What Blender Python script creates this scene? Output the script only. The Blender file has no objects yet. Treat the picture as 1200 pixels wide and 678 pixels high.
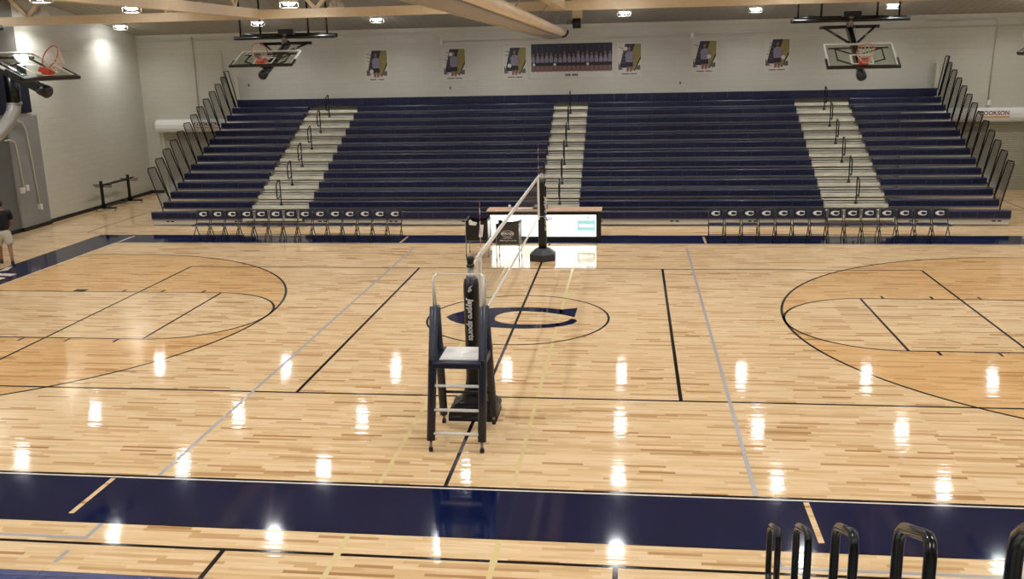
import bpy, bmesh, math, random
from mathutils import Vector, Matrix
C = bpy.context.scene.collection
PI = math.pi
R = random.Random(7)

# ---------------------------------------------------------------- materials
def lin(c):
    return tuple(((v / 255) / 12.92 if v / 255 <= .04045 else ((v / 255 + .055) / 1.055) ** 2.4) for v in c) + (1,)

def mat(name, rgb, rough=.5, metal=0, emit=0, noise=0, nscale=8, coat=0, bump=0, trans=0):
    m = bpy.data.materials.new(name); m.use_nodes = True
    nt = m.node_tree; b = nt.nodes['Principled BSDF']
    b.inputs['Base Color'].default_value = lin(rgb)
    b.inputs['Roughness'].default_value = rough
    b.inputs['Metallic'].default_value = metal
    b.inputs['Coat Weight'].default_value = coat
    b.inputs['Transmission Weight'].default_value = trans
    if emit:
        b.inputs['Emission Color'].default_value = lin(rgb)
        b.inputs['Emission Strength'].default_value = emit
    if noise or bump:
        tc = nt.nodes.new('ShaderNodeTexCoord'); n = nt.nodes.new('ShaderNodeTexNoise')
        n.inputs['Scale'].default_value = nscale; n.inputs['Detail'].default_value = 4
        nt.links.new(tc.outputs['Object'], n.inputs['Vector'])
        if noise:
            r = nt.nodes.new('ShaderNodeValToRGB')
            a = [max(0, v * (1 - noise)) for v in lin(rgb)[:3]]; c = [min(1, v * (1 + noise)) for v in lin(rgb)[:3]]
            r.color_ramp.elements[0].position = .3; r.color_ramp.elements[1].position = .7
            r.color_ramp.elements[0].color = (*a, 1); r.color_ramp.elements[1].color = (*c, 1)
            nt.links.new(n.outputs['Fac'], r.inputs['Fac']); nt.links.new(r.outputs['Color'], b.inputs['Base Color'])
        if bump:
            bp = nt.nodes.new('ShaderNodeBump'); bp.inputs['Strength'].default_value = bump; bp.inputs['Distance'].default_value = .01
            nt.links.new(n.outputs['Fac'], bp.inputs['Height']); nt.links.new(bp.outputs['Normal'], b.inputs['Normal'])
    return m

def wood(name, cols, rough=.06):
    """strip flooring: narrow maple strips along x, random lengths and tones"""
    m = bpy.data.materials.new(name); m.use_nodes = True
    nt = m.node_tree; b = nt.nodes['Principled BSDF']; N = nt.nodes.new; L = nt.links.new
    def math_(op, a, c=None):
        n = N('ShaderNodeMath'); n.operation = op
        for i, v in enumerate((a, c)):
            if v is None: continue
            if isinstance(v, (int, float)): n.inputs[i].default_value = v
            else: L(v, n.inputs[i])
        return n.outputs[0]
    g = N('ShaderNodeNewGeometry'); s = N('ShaderNodeSeparateXYZ'); L(g.outputs['Position'], s.inputs[0])
    row = math_('FLOOR', math_('DIVIDE', s.outputs['Y'], .057))
    w = N('ShaderNodeTexWhiteNoise'); w.noise_dimensions = '1D'; L(row, w.inputs['W'])
    u = math_('ADD', s.outputs['X'], math_('MULTIPLY', w.outputs['Value'], 7.3))
    ln = math_('ADD', math_('MULTIPLY', w.outputs['Value'], .45), .4)
    col = math_('FLOOR', math_('DIVIDE', u, ln))
    cb = N('ShaderNodeCombineXYZ'); L(col, cb.inputs[0]); L(row, cb.inputs[1])
    w2 = N('ShaderNodeTexWhiteNoise'); w2.noise_dimensions = '2D'; L(cb.outputs[0], w2.inputs['Vector'])
    ramp = N('ShaderNodeValToRGB'); e = ramp.color_ramp.elements
    ps = [0, .35, .7, .9, 1]
    e[0].position = ps[0]; e[0].color = lin(cols[0]); e[1].position = ps[4]; e[1].color = lin(cols[4])
    for i in (1, 2, 3):
        x = e.new(ps[i]); x.color = lin(cols[i])
    L(w2.outputs['Value'], ramp.inputs['Fac'])
    mp = N('ShaderNodeMapping'); mp.inputs['Scale'].default_value = (1.2, 28, 1); L(g.outputs['Position'], mp.inputs['Vector'])
    n = N('ShaderNodeTexNoise'); n.inputs['Scale'].default_value = 1.5; n.inputs['Detail'].default_value = 5; L(mp.outputs[0], n.inputs['Vector'])
    mx = N('ShaderNodeMix'); mx.data_type = 'RGBA'; mx.blend_type = 'MULTIPLY'; mx.inputs['Factor'].default_value = 1
    r2 = N('ShaderNodeValToRGB'); r2.color_ramp.elements[0].position = .3; r2.color_ramp.elements[0].color = (.86, .83, .78, 1)
    r2.color_ramp.elements[1].position = .62; r2.color_ramp.elements[1].color = (1, 1, 1, 1)
    L(n.outputs['Fac'], r2.inputs['Fac']); L(ramp.outputs['Color'], mx.inputs['A']); L(r2.outputs['Color'], mx.inputs['B'])
    L(mx.outputs['Result'], b.inputs['Base Color'])
    b.inputs['Roughness'].default_value = rough; b.inputs['Specular IOR Level'].default_value = .5
    bp = N('ShaderNodeBump'); bp.inputs['Strength'].default_value = 1; bp.inputs['Distance'].default_value = .0014
    mp3 = N('ShaderNodeMapping'); mp3.inputs['Scale'].default_value = (.8, 12, 1); L(g.outputs['Position'], mp3.inputs['Vector'])
    n3 = N('ShaderNodeTexNoise'); n3.inputs['Scale'].default_value = 1; n3.inputs['Detail'].default_value = 1; L(mp3.outputs[0], n3.inputs['Vector'])
    L(n3.outputs['Fac'], bp.inputs['Height']); L(bp.outputs['Normal'], b.inputs['Normal'])
    return m

def block(name, rgb, axis):
    """painted concrete block, running bond"""
    m = bpy.data.materials.new(name); m.use_nodes = True
    nt = m.node_tree; b = nt.nodes['Principled BSDF']; N = nt.nodes.new; L = nt.links.new
    g = N('ShaderNodeNewGeometry'); s = N('ShaderNodeSeparateXYZ'); L(g.outputs['Position'], s.inputs[0])
    cb = N('ShaderNodeCombineXYZ'); L(s.outputs[axis], cb.inputs[0]); L(s.outputs['Z'], cb.inputs[1])
    t = N('ShaderNodeTexBrick'); t.inputs['Scale'].default_value = 1; t.inputs['Brick Width'].default_value = .4
    t.inputs['Row Height'].default_value = .2; t.inputs['Mortar Size'].default_value = .006; t.inputs['Mortar Smooth'].default_value = .4
    c = lin(rgb)
    t.inputs['Color1'].default_value = c; t.inputs['Color2'].default_value = tuple(v * .96 for v in c[:3]) + (1,)
    t.inputs['Mortar'].default_value = tuple(v * .86 for v in c[:3]) + (1,)
    L(cb.outputs[0], t.inputs['Vector']); L(t.outputs['Color'], b.inputs['Base Color'])
    bp = N('ShaderNodeBump'); bp.inputs['Strength'].default_value = .5; bp.inputs['Distance'].default_value = .006; bp.invert = True
    L(t.outputs['Fac'], bp.inputs['Height']); L(bp.outputs['Normal'], b.inputs['Normal'])
    b.inputs['Roughness'].default_value = .55
    return m

M = dict(
    wood=wood('maple floor', [(230, 201, 160), (225, 194, 150), (218, 185, 139), (206, 169, 121), (172, 128, 84)]),
    stain=wood('stained maple floor', [(224, 184, 131), (219, 177, 122), (212, 168, 113), (201, 154, 99), (172, 126, 77)]),
    navy_paint=mat('navy floor paint', (11, 22, 56), .07, noise=.12, nscale=2),
    line=mat('black floor line', (14, 12, 18), .1),
    white_line=mat('white floor line', (214, 204, 190), .2),
    grey_line=mat('grey floor line', (164, 160, 156), .2),
    cream_line=mat('cream floor line', (212, 192, 134), .2),
    wall=block('painted block wall far', (190, 187, 171), 'X'),
    wall_side=block('painted block wall side', (202, 200, 186), 'Y'),
    grey_wall=block('grey painted block', (142, 142, 138), 'Y'),
    deck=mat('roof deck paint', (168, 162, 144), .7, noise=.05),
    beam=mat('tan steel paint', (206, 186, 152), .5, noise=.04),
    black=mat('black plastic', (14, 14, 16), .35),
    blackp=mat('black powder coat', (8, 8, 9), .25, noise=.1),
    base=mat('black rubber base', (22, 21, 22), .5),
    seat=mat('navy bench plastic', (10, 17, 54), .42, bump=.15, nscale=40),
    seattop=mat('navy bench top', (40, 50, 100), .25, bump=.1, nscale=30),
    step=mat('pale grey aisle step', (208, 202, 182), .4, noise=.12, nscale=3),
    nose=mat('grey steel nose strip', (104, 106, 120), .4, .2),
    skirt=mat('pale grey skirt panel', (206, 202, 188), .5),
    tread=mat('grey deck board', (112, 110, 108), .4, noise=.15, nscale=3),
    metal=mat('galvanised steel', (150, 148, 142), .35, .8),
    darkmetal=mat('dark steel frame', (48, 48, 52), .4, .6),
    white=mat('white enamel', (225, 222, 214), .35),
    cream=mat('cream enamel', (196, 190, 172), .45),
    slat=mat('cream shutter slats', (180, 174, 156), .5),
    orange=mat('orange rim paint', (190, 62, 34), .4),
    net=mat('white net cord', (214, 196, 176), .8),
    padnavy=mat('navy vinyl pad', (18, 22, 44), .38, bump=.2, nscale=12),
    padblack=mat('black vinyl pad', (12, 13, 17), .36, bump=.3, nscale=14),
    pad_grey=mat('charcoal base pad', (44, 42, 44), .5, bump=.2, nscale=12),
    lens=mat('lamp lens', (250, 251, 255), .5, emit=26),
    duct=mat('silver duct', (176, 172, 164), .4, .3),
    curtain=mat('tan divider vinyl', (226, 206, 176), .5, noise=.06, nscale=3, bump=.2),
    mesh=mat('grey divider mesh', (158, 150, 142), .7),
    skin=mat('skin', (150, 104, 78), .55, noise=.06),
    shirt=mat('black cotton', (16, 16, 20), .85, bump=.3, nscale=20),
    shorts=mat('pale khaki cotton', (196, 188, 170), .85, bump=.3, nscale=16),
    shoe=mat('dark shoe', (22, 22, 26), .6),
    hair=mat('dark hair', (26, 20, 18), .7, bump=.5, nscale=60),
    screen=mat('lit white screen', (250, 255, 250), .4, emit=1.5),
    screen_y=mat('lit pale yellow screen', (250, 250, 200), .4, emit=.95),
    screen_purple=mat('lit lilac screen', (178, 176, 240), .4, emit=.42),
    screen_teal=mat('lit teal screen', (150, 202, 200), .4, emit=.32),
    screen_grey=mat('lit grey lettering', (150, 150, 160), .4, emit=.45),
    tabletop=mat('wood table top', (196, 160, 132), .4, noise=.06),
    paper=mat('white paper', (230, 228, 222), .7),
    p_white=mat('poster white', (196, 190, 176), .5),
    p_grey=mat('poster grey scribble', (86, 82, 78), .5),
    p_navy=mat('poster navy', (26, 28, 48), .4, noise=.2, nscale=5),
    p_olive=mat('poster olive', (128, 118, 62), .5, noise=.1, nscale=3),
    p_skin=mat('poster skin tone', (128, 86, 76), .5),
    p_shirt=mat('poster jersey', (122, 116, 132), .5, noise=.2, nscale=12),
    p_dark=mat('poster black', (26, 22, 26), .5),
    gold=mat('sign gold', (196, 150, 60), .5),
    maroon=mat('sign maroon', (120, 52, 56), .5),
    red=mat('red antenna stripe', (190, 50, 44), .5),
    vbnet=mat('volleyball net cord', (104, 94, 78), .8),
)
def glass():
    m = bpy.data.materials.new('backboard glass'); m.use_nodes = True
    nt = m.node_tree; nt.nodes.remove(nt.nodes['Principled BSDF'])
    o = nt.nodes['Material Output']; t = nt.nodes.new('ShaderNodeBsdfTransparent'); g = nt.nodes.new('ShaderNodeBsdfGlossy')
    g.inputs['Roughness'].default_value = .03; t.inputs['Color'].default_value = (.86, .9, .86, 1)
    x = nt.nodes.new('ShaderNodeMixShader'); x.inputs[0].default_value = .07; nt.links.new(t.outputs[0], x.inputs[1]); nt.links.new(g.outputs[0], x.inputs[2])
    nt.links.new(x.outputs[0], o.inputs['Surface']); return m
M['glass'] = glass()

# ---------------------------------------------------------------- mesh builder
class MB:
    def __init__(s, *mats): s.bm = bmesh.new(); s.m = 0; s.mats = list(mats)
    def use(s, i): s.m = i; return s
    def face(s, pts):
        f = s.bm.faces.new([s.bm.verts.new(p) for p in pts]); f.material_index = s.m; return f
    def hexa(s, P):
        v = [s.bm.verts.new(p) for p in P]
        for q in ((0, 3, 2, 1), (4, 5, 6, 7), (0, 1, 5, 4), (1, 2, 6, 5), (2, 3, 7, 6), (3, 0, 4, 7)):
            s.bm.faces.new([v[i] for i in q]).material_index = s.m
        return s
    def box(s, x0, x1, y0, y1, z0, z1):
        return s.hexa([(x0, y0, z0), (x1, y0, z0), (x1, y1, z0), (x0, y1, z0), (x0, y0, z1), (x1, y0, z1), (x1, y1, z1), (x0, y1, z1)])
    def obox(s, c, X, Y, Z):
        """box from centre and three half-extent vectors"""
        c, X, Y, Z = Vector(c), Vector(X), Vector(Y), Vector(Z)
        return s.hexa([c - X - Y - Z, c + X - Y - Z, c + X + Y - Z, c - X + Y - Z, c - X - Y + Z, c + X - Y + Z, c + X + Y + Z, c - X + Y + Z])
    def prism(s, pts, d):
        """extrude planar polygon by vector d"""
        a = [s.bm.verts.new(p) for p in pts]; b = [s.bm.verts.new(Vector(p) + Vector(d)) for p in pts]
        n = len(a); fs = [s.bm.faces.new(a[::-1]), s.bm.faces.new(b)]
        for i in range(n): fs.append(s.bm.faces.new([a[i], a[(i + 1) % n], b[(i + 1) % n], b[i]]))
        for f in fs: f.material_index = s.m
        bmesh.ops.triangulate(s.bm, faces=[f for f in fs[:2] if len(f.verts) > 4])
        return s
    def poly(s, pts):
        f = s.face(pts); f.normal_update()
        if len(pts) > 4: bmesh.ops.triangulate(s.bm, faces=[f])
        return s
    def tube(s, pts, r, n=8, cap=True, closed=False, smooth=True):
        pts = [Vector(p) for p in pts]; rs = r if isinstance(r, (list, tuple)) else [r] * len(pts)
        k = len(pts); rings = []; up = None
        for i, p in enumerate(pts):
            if closed: t = (pts[(i + 1) % k] - pts[i - 1]).normalized()
            else: t = (pts[min(i + 1, k - 1)] - pts[max(i - 1, 0)]).normalized()
            if up is None:
                up = Vector((0, 0, 1)) if abs(t.z) < .9 else Vector((1, 0, 0))
            a = (up - t * up.dot(t)).normalized(); up = a; b = t.cross(a)
            rings.append([s.bm.verts.new(p + (a * math.cos(2 * PI * j / n + PI / n) + b * math.sin(2 * PI * j / n + PI / n)) * rs[i]) for j in range(n)])
        for i in range(k if closed else k - 1):
            A, B = rings[i], rings[(i + 1) % k]
            for j in range(n):
                f = s.bm.faces.new([A[j], A[(j + 1) % n], B[(j + 1) % n], B[j]]); f.material_index = s.m; f.smooth = smooth and n > 4
        if cap and not closed:
            s.bm.faces.new(rings[0][::-1]).material_index = s.m; s.bm.faces.new(rings[-1]).material_index = s.m
        return s
    def lathe(s, prof, c=(0, 0, 0), n=24, axis=None):
        """profile (r,z) revolved about z at c"""
        c = Vector(c); rings = []
        for r, z in prof: rings.append([s.bm.verts.new(c + Vector((max(r, 1e-4) * math.cos(2 * PI * j / n), max(r, 1e-4) * math.sin(2 * PI * j / n), z))) for j in range(n)])
        for A, B in zip(rings, rings[1:]):
            for j in range(n):
                f = s.bm.faces.new([A[j], A[(j + 1) % n], B[(j + 1) % n], B[j]]); f.material_index = s.m; f.smooth = True
        return s
    def strip(s, a, b, w, z):
        a, b = Vector(a), Vector(b); d = (b - a).normalized(); n = Vector((-d.y, d.x)) * w / 2
        return s.poly([(a.x - n.x, a.y - n.y, z), (b.x - n.x, b.y - n.y, z), (b.x + n.x, b.y + n.y, z), (a.x + n.x, a.y + n.y, z)])
    def arc(s, cx, cy, r, a0, a1, w, z, n=96):
        for i in range(n):
            p, q = a0 + (a1 - a0) * i / n, a0 + (a1 - a0) * (i + 1) / n
            s.face([(cx + (r - w / 2) * math.cos(p), cy + (r - w / 2) * math.sin(p), z), (cx + (r + w / 2) * math.cos(p), cy + (r + w / 2) * math.sin(p), z),
                    (cx + (r + w / 2) * math.cos(q), cy + (r + w / 2) * math.sin(q), z), (cx + (r - w / 2) * math.cos(q), cy + (r - w / 2) * math.sin(q), z)])
        return s
    def build(s, name, m=None, parent=None, loc=(0, 0, 0), bevel=0, recalc=True):
        if recalc: bmesh.ops.recalc_face_normals(s.bm, faces=s.bm.faces)
        me = bpy.data.meshes.new(name); s.bm.to_mesh(me); s.bm.free()
        for x in ([m] if m else s.mats): me.materials.append(M[x] if isinstance(x, str) else x)
        o = bpy.data.objects.new(name, me); C.objects.link(o); o.location = loc
        if parent: o.parent = parent
        if bevel:
            b = o.modifiers.new('bevel', 'BEVEL'); b.width = bevel; b.segments = 2; b.limit_method = 'ANGLE'
        return o

def up_faces(o):
    """flat floor paint: make every face look up"""
    for p in o.data.polygons:
        if p.normal.z < 0: p.flip()
    return o

def thing(name, label, cat, loc=(0, 0, 0), rz=0, group=None):
    o = bpy.data.objects.new(name, None); C.objects.link(o); o.location = loc; o.rotation_euler = (0, 0, rz)
    o.empty_display_size = .2
    return tag(o, label, cat, group)
def tag(o, label=None, cat=None, group=None, kind=None):
    if label: o['label'] = label
    if cat: o['category'] = cat
    if group: o['group'] = group
    if kind: o['kind'] = kind
    return o
def struct(o): o['kind'] = 'structure'; return o
def dup(root, label=None, loc=None, rz=None):
    r = root.copy(); C.objects.link(r)
    if label: r['label'] = label
    if loc is not None: r.location = loc
    if rz is not None: r.rotation_euler = (0, 0, rz)
    def kids(a, b):
        for ch in list(a.children):
            c = ch.copy(); C.objects.link(c); c.parent = b; c.matrix_parent_inverse = ch.matrix_parent_inverse.copy(); kids(ch, c)
    kids(root, r); return r
def text(body, size, m, name, parent, matrix, shear=0, extrude=.001, bold=0):
    cu = bpy.data.curves.new(name, 'FONT'); cu.body = body; cu.size = size; cu.align_x = 'CENTER'; cu.align_y = 'CENTER'
    cu.shear = shear; cu.extrude = extrude; cu.offset = bold
    t = bpy.data.objects.new(name, cu); C.objects.link(t)
    bpy.context.view_layer.update()
    me = bpy.data.meshes.new_from_object(t.evaluated_get(bpy.context.evaluated_depsgraph_get()))
    bpy.data.objects.remove(t); bpy.data.curves.remove(cu)
    me.transform(matrix); me.materials.clear(); me.materials.append(M[m])
    o = bpy.data.objects.new(name, me); C.objects.link(o); o.parent = parent; return o
def axes(X, Y, o):
    """matrix sending text x to X, text y to Y, placed at o"""
    X, Y = Vector(X).normalized(), Vector(Y).normalized(); Z = X.cross(Y)
    m = Matrix.Identity(4)
    for i in range(3): m[i][0] = X[i]; m[i][1] = Y[i]; m[i][2] = Z[i]; m[i][3] = o[i]
    return m
ORD = ['first', 'second', 'third', 'fourth', 'fifth', 'sixth', 'seventh', 'eighth', 'ninth', 'tenth', 'eleventh', 'twelfth', 'thirteenth', 'fourteenth']

XW, YF, YN = 17.0, 18.0, -19.6
# ---------------------------------------------------------------- floor and its paint
floor = struct(MB().box(-XW, XW, YN, YF, -.12, 0).build('floor', 'wood'))
def paint(name, mb, m): return up_faces(mb.build(name, m, floor, recalc=False))
Z1, Z2, Z3, Z4, Z5 = .0008, .0014, .002, .0026, .0032
LW = .051
for s in (-1, 1):
    nm = 'stained_zone'
    pts = [(s * 12.8, 6.02, Z1)] + [(s * (11.2 - 6.02 * math.sin(a)), 6.02 * math.cos(a), Z1) for a in [PI * i / 96 for i in range(97)]] + [(s * 12.8, -6.02, Z1)]
    paint(nm, MB().poly(pts), 'stain')
    pts = [(s * 12.8, 1.83, Z2)] + [(s * (7.01 - 1.83 * math.sin(a)), 1.83 * math.cos(a), Z2) for a in [PI * i / 48 for i in range(49)]] + [(s * 12.8, -1.83, Z2)]
    paint('lane', MB().poly(pts), 'wood')
    mb = MB(); c = s * 11.2
    a0 = -PI / 2 if s < 0 else PI / 2
    mb.arc(c, 0, 6.02 - LW / 2, a0, a0 + PI, LW, Z3)
    for t in (-1, 1): mb.strip((c, t * (6.02 - LW / 2)), (s * 12.8, t * (6.02 - LW / 2)), LW, Z3)
    paint('three_point_line', mb, 'line')
    mb = MB().arc(s * 7.01, 0, 1.83 - LW / 2, a0, a0 + PI, LW, Z3)
    for t in (-1, 1): mb.strip((s * 7.01, t * (1.83 - LW / 2)), (s * 12.8, t * (1.83 - LW / 2)), LW, Z3)
    mb.strip((s * 7.01, -1.83), (s * 7.01, 1.83), LW, Z4)
    for t in (-1, 1):
        for x in (7.48, 8.47, 9.42): mb.strip((s * x, t * 1.83), (s * x, t * 2.03), LW, Z4)
        mb.strip((s * 10.5, t * 1.83), (s * 10.5, t * 2.03), .3, Z4)
    paint('lane_line', mb, 'line')
    mb = MB()
    mb.strip((s * 9, -4.5), (s * 9, 4.5), LW, Z4)
    paint('volleyball_end_line', mb, 'line')
    paint('volleyball_attack_line', MB().strip((s * 3, -4.5), (s * 3, 4.5), LW * 1.1, Z4), 'line')
    paint('volleyball_sideline', MB().strip((-9, s * 4.5), (9, s * 4.5), LW, Z3), 'line')
    # navy border band
    paint('border_band', MB().poly([(-14.02, s * 7.7, Z1), (14.02, s * 7.7, Z1), (14.02, s * 8.86, Z1), (-14.02, s * 8.86, Z1)]), 'navy_paint')
    paint('border_band', MB().poly([(s * 12.85, -7.7, Z1), (s * 12.85, 7.7, Z1), (s * 14.02, 7.7, Z1), (s * 14.02, -7.7, Z1)]), 'navy_paint')
    paint('sideline', MB().strip((-12.85, s * 7.645), (12.85, s * 7.645), LW, Z3), 'line')
    paint('sideline_edge', MB().strip((-12.85, s * 7.69), (12.85, s * 7.69), .03, Z2), 'white_line')
    paint('border_edge', MB().strip((-14.0, s * 8.87), (14.0, s * 8.87), .03, Z2), 'line')
    paint('baseline_edge', MB().strip((s * 12.83, -7.62), (s * 12.83, 7.62), .04, Z2), 'white_line')
    for x in (-4.27, 4.27, -12.8, 12.8):
        paint('hash_mark', MB().strip((x, s * 7.73), (x, s * 8.68), .065, Z3), 'wood' if abs(x) < 5 else 'white_line')
    paint('grey_court_line', MB().strip((s * 3.72, -7.62), (s * 3.72, 7.1), .055, Z4), 'grey_line')
    paint('grey_court_line', MB().strip((s * 3.76, -8.9), (s * 3.76, -9.2), .055, Z4).strip((s * 3.73, -9.22), (s * 7.5, -9.22), .055, Z4).strip((s * 3.8, -9.5), (s * 3.8, -9.75), .055, Z4), 'grey_line')
    paint('cream_court_line', MB().strip((s * .83, -7.62), (s * .83, 6.5), .055, Z2), 'cream_line')
    paint('cream_court_line', MB().strip((s * .84, -12), (s * .84, -8.9), .06, Z4), 'cream_line')
    paint('outer_court_line', MB().strip((s * 14.7, 9.3), (s * 14.66, 15.5), .04, Z2), 'line')
    mb = MB().strip((s * .88, -9.34), (s * 9, -9.34), LW, Z3).strip((s * 2.1, -9.34), (s * 2.1, -15), LW * 1.1, Z4)
    paint('practice_court_line', mb, 'line')
paint('practice_court_line', MB().strip((-.8, -9.34), (.8, -9.34), LW, Z3), 'line')
paint('center_circle', MB().arc(0, 0, 1.81, 0, 2 * PI, .045, Z3, 128), 'line')
CP = [(-1.46, .02), (-1.36, .27), (-1.2, .46), (-.95, .62), (-.57, .76), (-.2, .81), (.14, .83), (.5, .79), (.85, .69), (1.15, .83), (1.13, .1), (.89, .28), (.53, .44), (.1, .53), (-.15, .49), (-.33, .37), (-.44, .18), (-.47, 0),
      (-.43, -.2), (-.28, -.36), (-.1, -.43), (.1, -.46), (.6, -.43), (.9, -.30), (1.02, -.13), (1.08, -.0), (1.17, -.08), (1.2, -.2), (1.12, -.38), (.95, -.53), (.7, -.65), (.47, -.71), (.2, -.75), (-.03, -.75), (-.45, -.69), (-.9, -.55), (-1.15, -.42), (-1.34, -.22)]
paint('center_logo', MB().poly([(x, y, Z2) for x, y in CP]), 'navy_paint')
paint('center_line', MB().strip((0, -7.62), (0, 7.62), LW, Z4), 'line')
# white lettering fragments in the left baseline band beside the person
paint('baseline_lettering', MB().poly([(-14.0, 4.3, Z3), (-13.9, 4.42, Z3), (-13.72, 3.95, Z3), (-13.88, 3.8, Z3)]), 'white_line')
paint('baseline_lettering', MB().poly([(-13.9, 3.62, Z3), (-13.2, 3.55, Z3), (-13.2, 3.3, Z3), (-13.9, 3.38, Z3)]), 'white_line')
paint('baseline_lettering', MB().poly([(-13.6, 3.2, Z3), (-13.2, 3.12, Z3), (-13.2, 2.4, Z3), (-13.9, 2.3, Z3), (-13.9, 2.5, Z3), (-13.4, 2.6, Z3), (-13.4, 2.9, Z3), (-13.6, 2.95, Z3)]), 'white_line')

# ---------------------------------------------------------------- walls
def roofz(y): return 6.16 + (YF - abs(y)) * .16 if y > 0 else 6.16 + (YF - abs(y)) * .16
struct(MB().box(-XW, XW, YF, YF + .2, 0, 6.2).build('wall_back', 'wall'))
struct(MB().prism([(-XW, YN, 0), (-XW, YF, 0), (-XW, YF, 6.16), (-XW, 0, 9.2), (-XW, YN, 5.9)], (-.2, 0, 0)).build('wall_left', 'wall_side'))
struct(MB().prism([(XW, YN, 0), (XW, YF, 0), (XW, YF, 6.16), (XW, 0, 9.2), (XW, YN, 5.9)], (.2, 0, 0)).build('wall_right', 'wall_side'))
struct(MB().box(-XW, XW, YN - .2, YN, 0, 6.0).build('wall_front', 'wall'))
# ribbed roof deck, two slopes
mb = MB()
for s in (-1, 1):
    y0, z0, z1 = (YF, 6.16, 9.04) if s > 0 else (YN, 5.9, 9.04)
    n = 227; w = 2 * XW / n
    for i in range(n):
        x = -XW + i * w; a = .01 if i % 2 else 0; b = a
        mb.face([(x, y0, z0 + a), (x + w, y0, z0 + a), (x + w, 0, z1 + a), (x, 0, z1 + a)])
        mb.face([(x + w, y0, z0), (x + w, y0, z0 + .01), (x + w, 0, z1 + .01), (x + w, 0, z1)])
mb.face([(-XW, YN, 9.3), (XW, YN, 9.3), (XW, YF, 9.3), (-XW, YF, 9.3)])
struct(mb.build('ceiling', 'deck', recalc=False))
# wall top angle, baseboards
struct(MB().box(-XW, XW, YF - .05, YF, 6.06, 6.16).build('trim_1', 'cream'))
struct(MB().box(-XW, XW, YF - .012, YF, 5.54, 5.58).build('trim_2', 'cream'))
struct(MB().box(-XW, -XW + .012, 10.9, YF, 5.54, 5.58).build('trim_3', 'cream'))
struct(MB().box(-XW, -XW + .02, 10.85, YF, 0, .12).build('baseboard_left', 'base'))
struct(MB().box(XW - .02, XW, YN, YF, 0, .12).build('baseboard_right', 'base'))
for a, b, i in ((-XW, -16.5, 1), (16.6, XW, 2)):
    struct(MB().box(a, b, YF - .02, YF, 0, .12).build('baseboard_back', 'base'))
# grey block pier on the left wall with its darker return
pier = struct(MB().box(-XW, -16.86, 9.35, 10.83, 0, 3.56).build('wall_pier', 'grey_wall'))
struct(MB().box(-XW, -16.84, 9.35, 10.85, 0, .12).build('baseboard_pier', 'base'))
struct(MB().box(-XW, -16.93, 2.0, 9.35, 0, 3.3).build('wall_recess', mat('slate painted block', (96, 98, 94), .5, noise=.05)))
struct(MB().box(-XW, -16.91, 2.0, 9.35, 0, .12).build('baseboard_recess', 'base'))
struct(MB().box(-XW, -16.8, 8.9, 10.2, 5.2, roofz(9.5)).build('wall_upper_pier', mat('dim grey wall paint', (120, 116, 104), .6, noise=.04)))
struct(MB().box(-XW, -16.9, 9.0, 10.85, 3.52, 3.64).build('trim_4', 'cream'))

o = MB().box(-XW + .01, -16.84, 6.5, 10.6, 3.66, 5.15).build('wall_pad', 'padnavy', bevel=.02)
tag(o, 'navy vinyl pad high on the left wall above the grey block pier', 'wall pad')

# fat duct on the left wall: black riser bending into a silver elbow
t = thing('wall_duct', 'fat black duct bending into a silver elbow by the navy wall pad', 'duct', (-16.4, 9.0, 3.2))
MB().tube([(0, .12, 1.9), (0, .12, 1.2), (.0, .1, .78)], .2, 16).build('riser', 'blackp', t)
MB().tube([(0, .1, .8), (0, 0, .55), (0, -.35, .25), (0, -.8, -.0), (0, -1.6, -.3)], [.2, .2, .2, .2, .2], 16).build('elbow', 'duct', t)
MB().tube([(0, .11, .76), (0, .1, .84)], .225, 16).build('collar', 'metal', t)
def conduit(label, pts, box, r=.022, group=None):
    t = thing('wall_conduit', label, 'conduit', pts[0])
    o = Vector(pts[0])
    MB().tube([Vector(p) - o for p in pts], r, 8).build('pipe', 'cream', t)
    for b in box:
        b = Vector(b) - o
        MB().box(b.x - .05, b.x + .06, b.y - .06, b.y + .06, b.z - .09, b.z + .09).build('junction_box', 'white', t, bevel=.008)
    return t
conduit('grey conduit curving down the block pier to a low white outlet box', [(-16.82, 9.3, 3.45), (-16.82, 9.7, 3.45), (-16.82, 9.95, 3.38), (-16.82, 10.1, 3.2), (-16.82, 10.2, 2.2), (-16.82, 10.28, .75)], [(-16.82, 10.28, .66)])
conduit('shorter conduit on the grey pier ending at a white switch box', [(-16.82, 9.0, 2.9), (-16.82, 9.25, 2.9), (-16.82, 9.45, 2.82), (-16.82, 9.52, 2.6), (-16.82, 9.6, 1.4)], [(-16.82, 9.72, 1.35), (-16.82, 9.5, 1.3)])
conduit('thin conduit on the far wall down to behind the left railings', [(-14.7, 17.96, 6.05), (-14.7, 17.96, 3.0)], [])
conduit('short conduit on the far wall left of the left backboard', [(-13.57, 17.96, 5.53), (-13.57, 17.96, 4.2)], [])
conduit('conduit dropping to a small box above the right rolling shutter', [(12.5, 17.96, 5.95), (14.8, 17.96, 5.95), (14.88, 17.96, 5.85), (14.8, 17.96, 3.15)], [(14.8, 17.95, 3.1)])
conduit('long horizontal conduit across the upper far wall right of the team banner', [(-4.9, 17.96, 5.66), (4.4, 17.96, 5.68), (16.5, 17.96, 5.74)], [(4.38, 17.95, 5.66)], r=.016)
conduit('kinked conduit near the top of the far wall left of the team banner', [(-17, 17.96, 5.92), (-12, 17.96, 5.93), (-5.4, 17.96, 5.96), (-5.1, 17.96, 5.88), (-4.9, 17.96, 5.66)], [(-4.87, 17.95, 5.63)], r=.016)
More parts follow.
